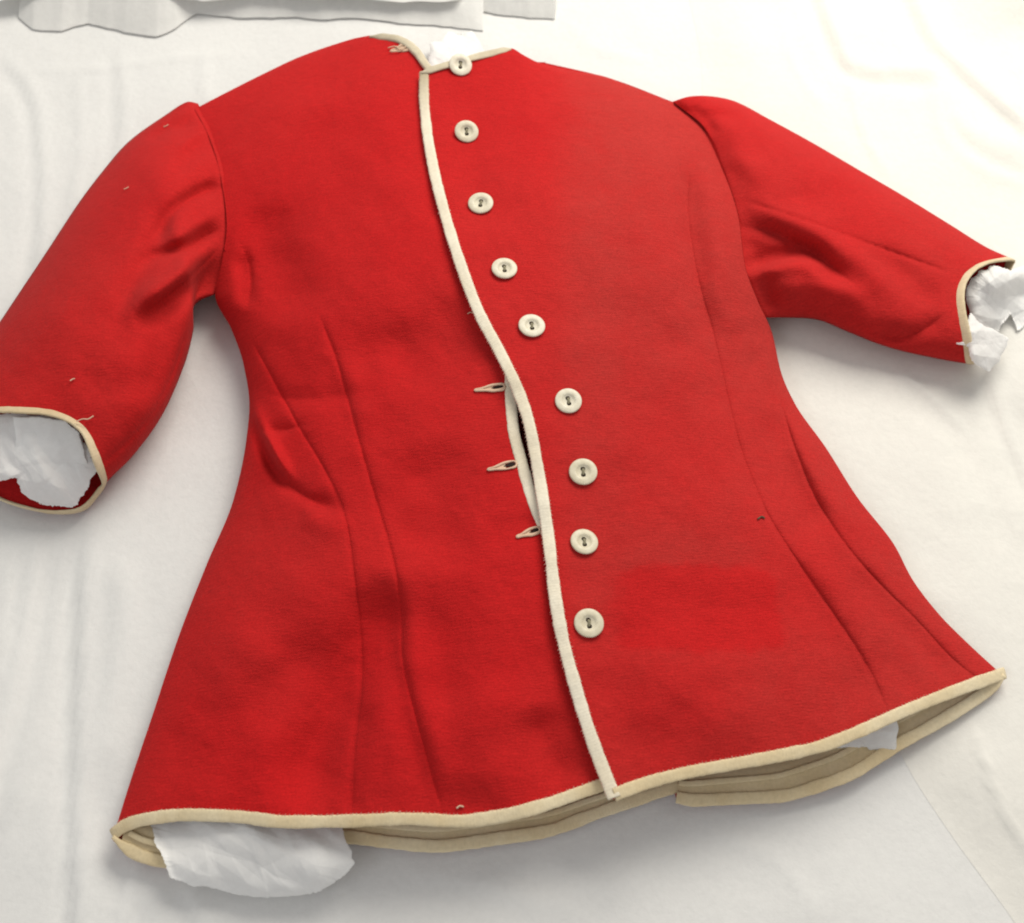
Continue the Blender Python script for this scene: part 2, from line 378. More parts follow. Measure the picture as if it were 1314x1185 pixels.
def folded_bundle(name, front, depth, lift, amp, seed, label, zb=.03, z0=.0003):
    """thin ply of tissue lying loosely: angular lifted front edge, doubled under"""
    nu, nv = 260, 70; u = np.linspace(0, 1, nu); e = np.array(front, float)
    s_ = np.r_[0, np.cumsum(np.linalg.norm(np.diff(e, axis=0), axis=1))]; s_ /= s_[-1]
    ex, ey = np.interp(u, s_, e[:, 0]), np.interp(u, s_, e[:, 1])
    ln = np.linalg.norm(np.diff(e, axis=0), axis=1).sum(); ey = ey+1.8*N1(u*ln/34+seed, u*0)+.7*N2(u*ln/11+seed, u*0)
    a = unproj(ex, ey, .003)
    k = np.linspace(0, 1, nv)[:, None]**1.3
    X = a[None, :, 0]+0*k; Y = a[None, :, 1]+depth*k
    Z = base_z(X, Y)+z0+lift*np.clip(k/.25, 0, 1)+(zb-lift)*k
    c = crumple(X*11, Y*24, seed, 3, .25)*amp+crumple(X*22, Y*40, seed+1, 4, .3)*amp*.22
    Z = Z+(c+amp)*np.clip(.10+k/.22, 0, 1)
    top = np.stack([X, Y, Z], -1)
    und = np.stack([X, Y+.002, Z-.0003-.5*lift*np.clip(k/.25, 0, 1)], -1)[:5][::-1]
    und[..., 2] = np.maximum(und[..., 2], base_z(und[..., 0], und[..., 1])+.0001)
    return tag(grid_obj(name, np.r_[und, top], TISSUE_T, flip=True), label, 'tissue paper')
folded_bundle('folded_tissue', [(22, 20), (40, 33), (78, 36), (112, 26), (160, 40), (200, 45), (226, 34), (252, 17), (330, 20), (420, 27), (500, 30), (560, 32), (620, 38)], .17, .003, .0055, 31,
              'crumpled folded tissue paper strip along the top edge, left of the neck', zb=.020)
folded_bundle('folded_tissue', [(-40, 4), (0, 12), (60, 4), (140, -4), (230, 10), (262, 16), (330, 10), (420, 16), (520, 20), (588, 14), (600, 0)], .15, .004, .0050, 38,
              'upper loose ply of tissue lying over the crumpled strip at the top edge', zb=.020, z0=.0120)
folded_bundle('folded_tissue', [(583, 20), (600, 10), (640, 14), (680, 20), (712, 22), (714, 6)], .14, .009, .0040, 44,
              'small folded tissue paper corner at the top edge, above the neck opening', zb=.020)

# ------------------------------------------------------------------ jacket: measured lines
JACKET = bpy.data.objects.new('jacket', None); COL.objects.link(JACKET)
JACKET.empty_display_size = .05
tag(JACKET, "child's red wool jacket with cream binding and a column of pale buttons", 'jacket')

L_OUT = [(250, 140), (268, 175), (283, 225), (291, 290), (284, 340), (276, 378), (298, 425), (313, 470), (320, 520), (316, 565), (300, 640), (265, 725), (230, 815), (195, 920), (165, 1010), (145, 1075)]
R_OUT = [(866, 132), (905, 165), (928, 215), (948, 280), (956, 340), (972, 385), (990, 425), (1003, 480), (1020, 518), (1060, 575), (1100, 638), (1148, 700), (1170, 742), (1205, 788), (1245, 828), (1289, 868)]
EDGE = [(541, 92), (541, 120), (544, 160), (552, 210), (568, 275), (590, 345), (612, 402), (640, 455), (660, 497), (675, 540), (686, 595), (695, 650), (702, 700), (708, 755), (717, 810), (735, 880), (757, 950), (786, 1026)]
L_EDGE = [(556, 88), (556, 120), (560, 160), (568, 210), (584, 275), (606, 345), (628, 402), (652, 450), (652, 492), (655, 545), (666, 592), (680, 640), (700, 690), (718, 755), (731, 810), (748, 880), (768, 950), (788, 1009)]
L_TOP = [(250, 140), (300, 114), (340, 94), (385, 73), (430, 57), (462, 48), (485, 45), (508, 47), (524, 54), (537, 66), (546, 79), (556, 92)]
R_TOP = [(541, 92), (556, 87), (590, 77), (625, 68), (655, 62), (672, 71), (690, 80), (735, 91), (770, 97), (820, 115), (866, 132)]
L_HEM = [(145, 1075), (160, 1064), (185, 1056), (240, 1050), (300, 1052), (370, 1059), (440, 1058), (520, 1055), (590, 1058), (640, 1052), (700, 1037), (740, 1023), (788, 1006)]
R_HEM = [(786, 1026), (830, 1010), (880, 997), (940, 986), (1000, 975), (1050, 964), (1100, 945), (1160, 918), (1220, 894), (1289, 869)]
SEAM_LA = [(288, 322), (330, 338), (372, 358), (405, 395), (428, 450), (443, 500), (462, 570), (482, 640), (505, 720), (515, 780), (516, 840), (530, 905), (548, 970), (571, 1056)]
SEAM_LB = [(278, 385), (322, 435), (352, 490), (385, 550), (418, 605), (443, 665), (455, 740), (463, 810), (464, 880), (455, 960), (450, 1058)]
SEAM_RA = [(900, 165), (885, 215), (882, 270), (896, 360), (918, 440), (936, 520), (955, 590), (985, 660), (1030, 730), (1075, 795), (1110, 850), (1142, 922)]
SEAM_RB = [(978, 398), (985, 450), (1003, 520), (1022, 580), (1050, 645), (1090, 705), (1130, 750), (1180, 800), (1225, 848), (1262, 876)]

ARM_Z_L = ([130, 160, 210, 280, 340, 378, 430, 520, 700, 1100], [.020, .026, .034, .036, .028, .020, .015, .016, .013, .010])
ARM_Z_R = ([120, 160, 220, 300, 360, 400, 430, 520, 700, 1100], [.020, .027, .034, .038, .033, .024, .016, .014, .012, .010])
def armz(py, side):
    a, b = ARM_Z_L if side == 'L' else ARM_Z_R
    return pchip(a, b, py)

class HalfBody:
    def __init__(s, A, B, top, hem):
        s.A, s.B = np.array(A, float), np.array(B, float)
        s.top, s.hem = np.array(top, float), np.array(hem, float)
    def side(s, C, v):
        y0, y1 = C[0, 1], C[-1, 1]; y = y0+(y1-y0)*v
        return pchip(C[:, 1], C[:, 0], y), y
    def at(s, f, v):
        """f across (0 = curve A, 1 = curve B), v down"""
        xa, ya = s.side(s.A, v); xb, yb = s.side(s.B, v)
        x = xa+(xb-xa)*f; y = ya+(yb-ya)*f
        la = s.A[0, 1]+(s.B[0, 1]-s.A[0, 1])*f; lb = s.A[-1, 1]+(s.B[-1, 1]-s.A[-1, 1])*f
        xt = s.A[0, 0]+(s.B[0, 0]-s.A[0, 0])*f; xh = s.A[-1, 0]+(s.B[-1, 0]-s.A[-1, 0])*f
        ct = pchip(s.top[:, 0], s.top[:, 1], xt)-la; ch = pchip(s.hem[:, 0], s.hem[:, 1], xh)-lb
        return x, y+ct*(1-v)**3+ch*v**6
    def locate(s, px, py):
        """inverse of at"""
        f, v = .5, .5
        for _ in range(60):
            x, y = s.at(np.float64(f), np.float64(v)); e = 1e-4
            xf, yf = s.at(np.float64(f+e), np.float64(v)); xv, yv = s.at(np.float64(f), np.float64(min(v+e, 1))) if v < 1-e else s.at(np.float64(f), np.float64(v-e))
            ev = e if v < 1-e else -e
            J = np.array([[(xf-x)/e, (xv-x)/ev], [(yf-y)/e, (yv-y)/ev]])
            d = np.linalg.lstsq(J, np.array([px-x, py-y]), rcond=None)[0]
            f = float(np.clip(f+.6*d[0], -.02, 1.02)); v = float(np.clip(v+.6*d[1], 0, 1))
        return f, v
LEFT = HalfBody(L_OUT, L_EDGE, L_TOP, L_HEM)
RIGHT = HalfBody(EDGE, R_OUT, R_TOP, R_HEM)

FOLDS = [  # (points, amplitude m, width px, kind, end taper)
    # seams
    (SEAM_LA[3:], -.0020, 4, 'k', .08), (SEAM_LB[1:], -.0017, 4, 'k', .04),
    (SEAM_RA[1:], -.0019, 4, 'k', .04), (SEAM_RB, -.0021, 4, 'k', .03),
    ([(318, 500), (326, 540), (340, 570), (358, 604), (385, 632), (430, 655)], -.0022, 4, 'k', .3), ([(322, 498), (370, 512), (430, 509), (470, 500)], -.0007, 5, 'k', .35),
    ([(318, 548), (345, 553), (380, 548), (400, 538)], -.0014, 4, 'k', .3), ([(300, 300), (318, 330), (322, 372), (312, 405)], -.0016, 4, 'k', .3),
    # pressed fold beside the left princess seam
    ([(505, 720), (514, 780), (516, 840), (530, 905), (548, 970), (568, 1045)], 0.0026, 15, 's', .25),
    ([(428, 450), (445, 508), (462, 565)], 0.0018, 14, 's', .3),
    ([(545, 740), (560, 810), (575, 880), (590, 950)], -0.0059, 40, 'g', .35),
    # soft folds of the left skirt
    ([(500, 730), (470, 830), (420, 930), (372, 1050)], -0.0146, 40, 'g', .22),
    ([(455, 790), (380, 860), (300, 930), (250, 1020)], -0.0069, 42, 'g', .3),
    ([(470, 900), (455, 1000), (452, 1060)], -0.0020, 14, 'g', .2),
    ([(340, 780), (300, 880), (270, 1000)], 0.0059, 45, 'g', .3),
    ([(640, 850), (620, 920), (600, 1040)], 0.0059, 45, 'g', .3),
    ([(690, 900), (700, 960), (740, 1015)], -0.0059, 28, 'g', .3),
    # waist tuck at the left
    ([(312, 498), (322, 535), (338, 566), (354, 596), (374, 628)], 0.0068, 7, 's', .3),
    ([(335, 575), (350, 602), (372, 626), (410, 646), (455, 662)], -0.0028, 9, 'g', .35),
    ([(330, 500), (372, 512), (440, 508), (500, 500)], -0.0022, 15, 'g', .3),
    ([(316, 546), (350, 552), (385, 548)], -0.0022, 10, 'g', .3),
    ([(390, 645), (420, 660), (450, 650)], -0.0020, 14, 's', .3),
    ([(410, 440), (560, 470), (640, 430)], -0.0059, 40, 'g', .3),
    ([(330, 250), (360, 340), (400, 420)], -0.0059, 36, 'g', .3),
    ([(300, 320), (316, 360), (312, 400)], -0.0040, 13, 'g', .3),
    ([(540, 560), (560, 640), (545, 740)], -0.0059, 55, 'g', .3),
    ([(600, 380), (560, 420), (480, 450)], -0.0048, 34, 'g', .3),
    # right front
    ([(872, 180), (880, 240), (888, 310), (902, 390), (925, 470)], -0.0060, 17, 'g', .3),
    ([(912, 200), (928, 300), (934, 380)], 0.0030, 20, 'g', .3),
    ([(905, 380), (930, 470), (955, 590), (1000, 680)], -0.0043, 26, 'g', .3),
    ([(1003, 500), (1030, 600), (1090, 700)], 0.0059, 22, 's', .3),
    ([(1090, 700), (1130, 748), (1200, 815), (1258, 872)], 0.0028, 18, 's', .25),
    ([(1010, 690), (1080, 800), (1138, 905)], 0.0018, 18, 's', .3),
    ([(1110, 830), (1150, 860), (1190, 900)], -0.0020, 18, 'g', .3),
    ([(700, 330), (800, 400), (900, 480)], -0.0023, 40, 'g', .3),
    ([(790, 850), (900, 900), (960, 980)], 0.0039, 60, 'g', .3),
    ([(960, 440), (985, 500), (1000, 530)], -0.0025, 12, 'g', .3),
]
def body_h(px, py, v, half):
    xl, _ = LEFT.side(LEFT.A, v); xr, _ = RIGHT.side(RIGHT.B, v)
    t = np.clip((px-xl)/(xr-xl), 0, 1)
    el, er = armz(LEFT.side(LEFT.A, v)[1], 'L'), armz(RIGHT.side(RIGHT.B, v)[1], 'R')
    H = pchip([0, .12, .3, .5, .75, 1], [.048, .057, .062, .056, .049, .037], v)
    E = el*(1-t)+er*t
    ex = .62+.42*(1-smooth01((v-.16)/.16))
    pil = E+(H-E)*np.clip(1-np.abs(2*t-1)**2.5, 0, 1)**ex
    zs = .019+.034*np.exp(-((px-575)/125)**2)
    k = np.sqrt(np.clip(1-(1-np.clip(v/.22, 0, 1))**2, 0, 1))
    h = zs*(1-k)+pil*k
    inner = smooth01(np.minimum(t, 1-t)/.05)*.85+.15
    for pts, amp, wd, kind, ends in FOLDS:
        h = h+crease(px, py, pts, amp, wd, kind, ends)*inner
    h = h+(.0022*N1(px/85, py/110)+.0009*N2(px/38, py/34)+.00022*N3(px/12, py/12))*inner*smooth01(v/.06)
    # hem rises and falls a little
    h = h+.0012*N2(px/55+9, py*0+3)*smooth01((v-.8)/.2)*inner
    fe = pchip(np.array(EDGE)[:, 1], np.array(EDGE)[:, 0], py)
    if half == 'R': h = h+.0032*np.exp(-((px-fe)/38)**2)+.0007
    else: h = h-.0014*np.exp(-((px-fe)/40)**2)
    return np.maximum(h, .006)

def fade_of(px, py, side):
    f = .22+.18*N2(px/160, py/140)
    if side == 'R':
        f = .62+.30*N1(px/170+4, py/150)+.25*smooth01((px-640)/160)*smooth01((560-py)/200)
        f = f*(1-.55*smooth01((760-px)/70))
        wob = 7*N3(px/28, py/28)+4*N2(px/9, py/9)
        rect = smooth01((px-766+wob)/44)*smooth01((1010-px+wob+(py-780)*.25)/18)*smooth01((py-722+wob)/13)*smooth01((842-py+wob)/15)
        f = f*(1-.72*rect)
        f = f+.15*np.exp(-((py-705)/26)**2-((px-890)/120)**2)
    return np.clip(f, 0, 1.2)

def seam_f(half, pts):
    """seam -> (v samples, f samples)"""
    fv = np.array([half.locate(*p) for p in pts])
    o = np.argsort(fv[:, 1]); fv = fv[o]
    keep = np.r_[True, np.diff(fv[:, 1]) > 1e-3]; fv = fv[keep]
    fv[-1, 1] = 1.0
    return fv[:, 1], fv[:, 0]
def set_normals(o, N):
    o.data.normals_split_custom_set_from_vertices(N.reshape(-1, 3).tolist())
def strip(half, hn, name, fa, fb, v0, nu, nv=250):
    """panel between two lines across a half; fa / fb are functions of v; normals run on across the seams"""
    v = np.linspace(v0, 1, nv)[:, None]
    A, B = fa(v[:, 0])[:, None], fb(v[:, 0])[:, None]
    f = A+(B-A)*np.linspace(0, 1, nu)[None]
    d = np.maximum((B-A)/(nu-1), .004)
    f = np.concatenate([A-d, f, B+d], 1); vv = np.broadcast_to(v, f.shape)
    px, py = half.at(f, vv)
    h = body_h(px, py, vv, hn)
    P = unproj(px, py, h)
    du = P[:, 2:]-P[:, :-2]; dv = np.gradient(P, axis=0)[:, 1:-1]
    narrow = (B-A)[:, 0] < .01
    du[narrow] = (P[:, -1]-P[:, 0])[narrow][:, None]
    N = np.cross(dv, du); N /= np.linalg.norm(N, axis=-1, keepdims=True)+1e-12
    N = np.where(N[..., 2:] < 0, -N, N)
    o = grid_obj(name, P[:, 1:-1], WOOL, JACKET, attr={'fade': fade_of(px, py, hn)[:, 1:-1]})
    set_normals(o, N)
    return o
zero = lambda v: np.zeros_like(v)
one = lambda v: np.ones_like(v)
vA, fA = seam_f(LEFT, SEAM_LA); vB, fB = seam_f(LEFT, SEAM_LB)
fA[0] = 0; fB[0] = 0
la = lambda v: np.where(v <= vA[0], 0, pchip(vA, fA, v)); lb = lambda v: np.where(v <= vB[0], 0, pchip(vB, fB, v))
left_front = strip(LEFT, 'L', 'front_panel', la, one, 0, 130)
strip(LEFT, 'L', 'side_front_panel', lb, la, vA[0], 70)
strip(LEFT, 'L', 'side_panel', zero, lb, vB[0], 60)
vA2, fA2 = seam_f(RIGHT, SEAM_RA); vB2, fB2 = seam_f(RIGHT, SEAM_RB)
fA2[0] = 1; fB2[0] = 1
ra = lambda v: np.where(v <= vA2[0], 1, pchip(vA2, fA2, v)); rb = lambda v: np.where(v <= vB2[0], 1, pchip(vB2, fB2, v))
right_front = strip(RIGHT, 'R', 'front_panel', zero, ra, 0, 120)
strip(RIGHT, 'R', 'side_front_panel', ra, rb, vA2[0], 70)
strip(RIGHT, 'R', 'side_panel', rb, one, vB2[0], 50)
left_front['label'] = 'left front panel with the buttonholes'
right_front['label'] = 'right front panel with the buttons and a darker unfaded rectangle'

def body_point(px, py, half):
    hb = LEFT if half == 'L' else RIGHT
    f, v = hb.locate(px, py)
    return unproj(px, py, body_h(np.array([px], float), np.array([py], float), np.array([v]), half)[0]), v
def body_normal(px, py, half):
    a, _ = body_point(px-9, py, half); b, _ = body_point(px+9, py, half)
    c, _ = body_point(px, py-9, half); d, _ = body_point(px, py+9, half)
    n = np.cross(b-a, c-d); return n/np.linalg.norm(n)

# ------------------------------------------------------------------ back of the jacket, seen inside at the hem
BACK_HEM_L = [(145, 1079), (160, 1092), (185, 1105), (215, 1111), (280, 1108), (360, 1094), (440, 1079), (500, 1086), (560, 1091), (600, 1087), (640, 1081), (700, 1072), (760, 1051), (820, 1030), (875, 1012)]
BACK_HEM_R = [(868, 1028), (890, 1032), (940, 1030), (1000, 1027), (1050, 1014), (1095, 997), (1125, 978), (1150, 962), (1190, 940), (1240, 910), (1270, 889), (1289, 872)]
MID = [(700, 80), (730, 300), (790, 600), (835, 850), (872, 1012)]
BACK_L = HalfBody(L_OUT, MID, [(250, 140), (430, 80), (700, 80)], BACK_HEM_L)
BACK_R = HalfBody([(x-4, y) for x, y in MID[:-1]]+[(868, 1028)], R_OUT, [(696, 80), (780, 100), (866, 132)], BACK_HEM_R)
def back_z(t_edge, el, v):
    return .0075+(el-.0075)*np.clip(1-t_edge/.10, 0, 1)**2
def back_surface(hb, side, f, v):
    px, py = hb.at(f, v)
    te = f if side == 'L' else 1-f
    el = armz((LEFT.side(LEFT.A, v) if side == 'L' else RIGHT.side(RIGHT.B, v))[1], side)
    z = back_z(te, el, v)+.0010*N2(px/40, py/60)*smooth01(te/.1)
    if side == 'R': z = z+.0012
    return px, py, z
def back(hb, side, hemline):
    f = np.linspace(0, 1, 90)[None]; v = np.linspace(0, 1, 140)[:, None]
    f, v = np.broadcast_arrays(f, v)
    px, py, z = back_surface(hb, side, f, v)
    o = grid_obj('back_panel', unproj(px, py, z), WOOL, JACKET, attr={'fade': px*0+.3})
    # cream facing sewn inside above the hem
    f = np.linspace(.012, .988, 140)[None]; v = np.linspace(.80, .998, 44)[:, None]; f, v = np.broadcast_arrays(f, v)
    px, py, z = back_surface(hb, side, f, v)
    z = z+.0016+.0009*np.exp(-((v-.968)/.006)**2)-.0009*np.exp(-((v-.958)/.003)**2)+.0016*np.exp(-((v-.80)/.02)**2)
    grid_obj('hem_facing', unproj(px, py, z), LINING, o)
    f = np.linspace(0, 1, 260); px, py, z = back_surface(hb, side, f, np.ones_like(f))
    sweep('hem_binding', unproj(px, py-5, z+.0018), (0, -.25, .95), .0034*(.35+.65*smooth01((f if side == 'L' else 1-f)/.035)), .0009, TAPE_Y, o, seed=11 if side == 'L' else 12)
    f = np.linspace(.02, .98, 240); vv = np.full_like(f, .978 if side == 'L' else .974); px, py, z = back_surface(hb, side, f, vv)
    sweep('facing_band', unproj(px, py, z+.0036), (0, -.2, .95), .0016, .0006, TAPE_Y, o, seed=31)
    return o
bl = back(BACK_L, 'L', BACK_HEM_L); br = back(BACK_R, 'R', BACK_HEM_R)

# ------------------------------------------------------------------ bindings on the fronts
def tape_on(half, fv, off_px, lift, hw, ht, nrm, mat, parent, seed, name='edge_binding', st=None):
    hb = LEFT if half == 'L' else RIGHT
    f, v = fv
    px, py = hb.at(f, v); h = body_h(px, py, v, half)
    pts = unproj(px+off_px[0], py+off_px[1], h+lift)
    if st:
        for q in np.atleast_1d(st): stitches(pts, nrm, q*hw*.96, THREAD_S, parent, seed+40)
    return sweep(name, pts, nrm, hw, ht, mat, parent, seed)
v = np.linspace(0.0, .998, 430)
tape_on('R', (np.zeros_like(v), v), (3, 0), .0003, .0034, .0008, (-.12, -.1, 1), TAPE, right_front, 1, 'front_edge_binding', st=[-1, 1])
f = np.linspace(.0, .352, 90)
tape_on('R', (f, np.zeros_like(f)), (0, 2), .0004, .0026*(.35+.65*smooth01(f/.03)*smooth01((.352-f)/.03)), .0009, (0, -.2, 1), TAPE_N, right_front, 3, 'neck_binding')
v = np.linspace(.40, .66, 160)
tape_on('L', (np.ones_like(v), v), (3, 0), .0002, .0034, .0010, (-.1, 0, 1), TAPE, left_front, 4, 'front_edge_binding')
f = np.linspace(.74, .985, 70)
tape_on('L', (f, np.zeros_like(f)), (-1, 3), .0006, .0030*(.3+.7*smooth01((f-.74)/.05)), .0017, (0, -.2, 1), TAPE_N, left_front, 5, 'neck_binding')
f = np.linspace(0, .995, 330)
tape_on('L', (f, np.ones_like(f)), (0, -4), .0004, .0033, .0008, (0, -.30, .9), TAPE_Y, left_front, 6, 'hem_binding', st=[1])
f = np.linspace(0.004, 1, 300)
tape_on('R', (f, np.ones_like(f)), (0, -5), .0004, .0033, .0008, (0, -.30, .9), TAPE_Y, right_front, 7, 'hem_binding', st=[1])

# ------------------------------------------------------------------ sleeves
class Tube:
    def __init__(s, O, I, arm, cuff):
        s.O, s.I, s.arm, s.cuff = O, I, arm, cuff
    def at(s, t, v):
        """t across (0 = outer line, 1 = inner line), v from armhole to cuff"""
        o, i = curve2(s.O, v), curve2(s.I, v)
        P = o+(i-o)*t[..., None]
        a = curve2(s.arm, t); c = curve2(s.cuff, t)
        o0, i0, o1, i1 = (np.array(q, float) for q in (s.O[0], s.I[0], s.O[-1], s.I[-1]))
        P = P+(a-(o0+(i0-o0)*t[..., None]))*((1-v)**2.2)[..., None]
        P = P+(c-(o1+(i1-o1)*t[..., None]))*(v**2.6)[..., None]
        return P[..., 0], P[..., 1]
SL_O = [(254, 133), (240, 131), (215, 146), (165, 182), (130, 222), (100, 262), (60, 323), (20, 383), (-25, 452), (-62, 520)]
SL_I = [(282, 375), (250, 392), (248, 425), (236, 470), (207, 535), (168, 588), (136, 618)]
SL_ARM = [(254, 133), (276, 175), (292, 225), (300, 290), (294, 340), (282, 375)]
SL_CUFF = [(-62, 520), (-30, 527), (0, 526), (35, 527), (65, 530), (92, 540), (110, 556), (120, 578), (128, 600), (136, 618)]
SL_BACK = [(-62, 520), (-72, 575), (-40, 615), (0, 640), (28, 650), (60, 657), (90, 657), (108, 652), (122, 637), (136, 618)]
SR_O = [(862, 131), (885, 124), (915, 124), (945, 131), (985, 152), (1040, 182), (1100, 217), (1160, 252), (1220, 289), (1265, 317), (1298, 332)]
SR_I = [(975, 408), (1010, 408), (1050, 411), (1090, 427), (1140, 446), (1200, 460), (1246, 468)]
SR_ARM = [(862, 131), (895, 165), (918, 215), (938, 280), (946, 340), (960, 380), (975, 408)]
SR_CUFF = [(1298, 332), (1264, 338), (1242, 352), (1232, 374), (1233, 400), (1240, 432), (1246, 468)]
SR_BACK = [(1298, 332), (1290, 352), (1268, 395), (1256, 435), (1246, 468)]
SLEEVE_FOLDS = {
    'L': [([(284, 316), (264, 336), (242, 358), (208, 384), (182, 402)], -.0028, 4, 'k', .3), ([(290, 236), (266, 246), (244, 256), (220, 276), (210, 300)], -.0022, 4, 'k', .3),
          ([(268, 165), (245, 172), (222, 186)], -.0014, 4, 'k', .3),
          ([(290, 232), (268, 242), (247, 252), (222, 270), (208, 296), (204, 320)], -.0058, 10, 'g', .2),
          ([(292, 262), (262, 282), (235, 300), (205, 318)], .0030, 10, 'g', .3),
          ([(292, 284), (268, 297), (250, 311), (225, 321), (200, 330), (172, 350)], -.0080, 10, 'g', .4),
          ([(290, 290), (266, 303), (244, 318), (214, 326)], -.0030, 5, 'k', .3),
          ([(286, 312), (266, 332), (244, 356), (212, 380), (180, 402), (160, 430)], -.0088, 13, 's', .4),
          ([(230, 235), (212, 262), (197, 305), (177, 355), (160, 395), (150, 440)], -.0045, 15, 'g', .3),
          ([(228, 380), (212, 420), (200, 470), (175, 530)], -.0052, 22, 'g', .3),
          ([(170, 400), (140, 455), (110, 520)], -.0022, 32, 'g', .35),
          ([(240, 420), (222, 480), (190, 540), (128, 600)], -.0018, 5, 'k', .1),
          ([(258, 150), (240, 160), (215, 165), (185, 185)], -.0032, 10, 'g', .3),
          ([(275, 178), (252, 190), (235, 210), (222, 235)], -.0026, 11, 'g', .35),
          ([(268, 160), (246, 176), (224, 196)], .0022, 9, 'g', .35),
          ([(120, 300), (90, 380), (60, 470)], .002, 45, 'g', .35),
          ([(90, 480), (130, 495), (180, 490)], -.0018, 22, 'g', .35)],
    'R': [([(940, 290), (985, 297), (1025, 314), (1064, 340), (1112, 378)], -.0020, 4, 'k', .3), ([(945, 348), (980, 338), (1018, 330), (1052, 342)], -.0018, 4, 'k', .3), ([(1120, 425), (1155, 434), (1190, 420), (1218, 396)], -.0014, 4, 'k', .3),
          ([(945, 262), (990, 272), (1050, 296), (1110, 340), (1150, 392)], .0040, 15, 'g', .2),
          ([(938, 292), (980, 296), (1020, 310), (1060, 335), (1108, 374)], -.0050, 11, 'g', .3),
          ([(940, 345), (975, 338), (1015, 328), (1050, 340), (1095, 372)], -.0042, 10, 'g', .3),
          ([(938, 318), (968, 316), (1005, 320), (1035, 332)], -.0040, 14, 'g', .3),
          ([(950, 352), (985, 338), (1030, 330), (1070, 345)], -.0045, 10, 's', .25),
          ([(962, 385), (1000, 368), (1060, 366), (1130, 395)], .0032, 15, 'g', .3),
          ([(988, 345), (985, 375), (995, 402)], -.003, 11, 'g', .3),
          ([(950, 256), (1040, 285), (1130, 318), (1225, 352)], -.0016, 4, 'k', .10),
          ([(1000, 245), (1050, 252), (1100, 245)], -.0030, 22, 'g', .35),
          ([(1110, 322), (1150, 345), (1185, 378), (1220, 400)], -.0035, 18, 'g', .3),
          ([(1110, 420), (1150, 435), (1185, 425), (1215, 395)], -.0032, 14, 'g', .3),
          ([(875, 136), (900, 150), (922, 178)], -.0024, 8, 'g', .3),
          ([(895, 150), (930, 148), (960, 160)], -.0022, 8, 'g', .35),
          ([(930, 190), (960, 215), (990, 225)], .002, 16, 'g', .35)],
}
def sleeve_h(px, py, t, v, side, arm):
    a = curve2(arm, t); za = armz(a[..., 1], side)
    E = .013
    Hs = pchip([0, .2, .6, 1], [.046, .060, .063, .052], v) if side == 'L' else pchip([0, .2, .6, 1], [.042, .044, .040, .036], v)
    tube = E+(Hs-E)*np.clip(1-np.abs(2*t-1)**2.4, 0, 1)**.6
    k = smooth01(v/.22)
    h = (za-.0015)*(1-k)+tube*k
    h = h+.006*np.exp(-((v-.09)/.07)**2)*np.exp(-((t-.22)/.25)**2)      # gathered sleeve head
    inner = smooth01(np.minimum(t, 1-t)/.07)*.9+.1
    for pts, amp, wd, kind, ends in SLEEVE_FOLDS[side]:
        h = h+crease(px, py, pts, amp, wd, kind, ends)*inner
    h = h+(.0010*N2(px/60+5, py/60)+.0005*N1(px/27, py/27)+.00018*N3(px/11, py/11))*inner
    h = h-.0040*np.exp(-(v/.018)**2)                                       # tucked into the armhole seam
    return np.maximum(h, .004)
def sleeve(side, O, I, arm, cuff, backc, label):
    tb = Tube(O, I, arm, cuff)
    t, v = np.broadcast_arrays(np.linspace(0, 1, 110)[None], np.linspace(0, 1, 170)[:, None])
    px, py = tb.at(t, v); h = sleeve_h(px, py, t, v, side, arm)
    s = grid_obj('sleeve', unproj(px, py, h), WOOL, JACKET, thick=.0012, flip=(side == 'R'),
                 attr={'fade': .25+.2*N1(px/120, py/120)+.1*(side == 'R')})
    s['label'] = label
    # under side of the sleeve
    tb2 = Tube(O, I, arm, backc)
    px, py = tb2.at(t, v)
    e = sleeve_h(px, py, t, v, side, arm)
    ed = np.minimum(t, 1-t)
    base = np.where(t < .5, e[:, :1], e[:, -1:])
    z = .0075+(base-.0075)*np.clip(1-ed/.2, 0, 1)**2
    grid_obj('sleeve_underside', unproj(px, py, z), WOOL, s, flip=(side == 'L'), attr={'fade': px*0+.2})
    # cuff binding all round the opening
    tt = np.linspace(0, 1, 150); one_ = np.ones_like(tt)
    fx, fy = tb.at(tt, one_); fz = sleeve_h(fx, fy, tt, one_, side, arm)+.0006
    bx, by = tb2.at(tt, one_); e = sleeve_h(bx, by, tt, one_, side, arm)
    ed = np.minimum(tt, 1-tt); base = np.where(tt < .5, e[0], e[-1]); bz = .0085+(base-.0085)*np.clip(1-ed/.2, 0, 1)**2
    P = np.r_[unproj(fx, fy, fz), unproj(bx, by, bz)[::-1][1:-1]]
    ctr = P.mean(0); axis = np.array([0, -1., 0]) if side == 'L' else np.array([1., -.15, 0])
    nrm = P-ctr; nrm /= np.linalg.norm(nrm, axis=1)[:, None]; nrm = nrm+np.array([0, 0, .25])
    # smooth the loop
    for _ in range(12): P = .5*P+.25*(np.roll(P, 1, 0)+np.roll(P, -1, 0))
    sweep('cuff_binding', P, nrm, .0031, .0010, TAPE_C, s, seed=21 if side == 'L' else 22, closed=True)
    return s
sl = sleeve('L', SL_O, SL_I, SL_ARM, SL_CUFF, SL_BACK, 'sleeve stretching down to the left with its cuff facing the viewer')
sr = sleeve('R', SR_O, SR_I, SR_ARM, SR_CUFF, SR_BACK, 'sleeve stretching out to the right')

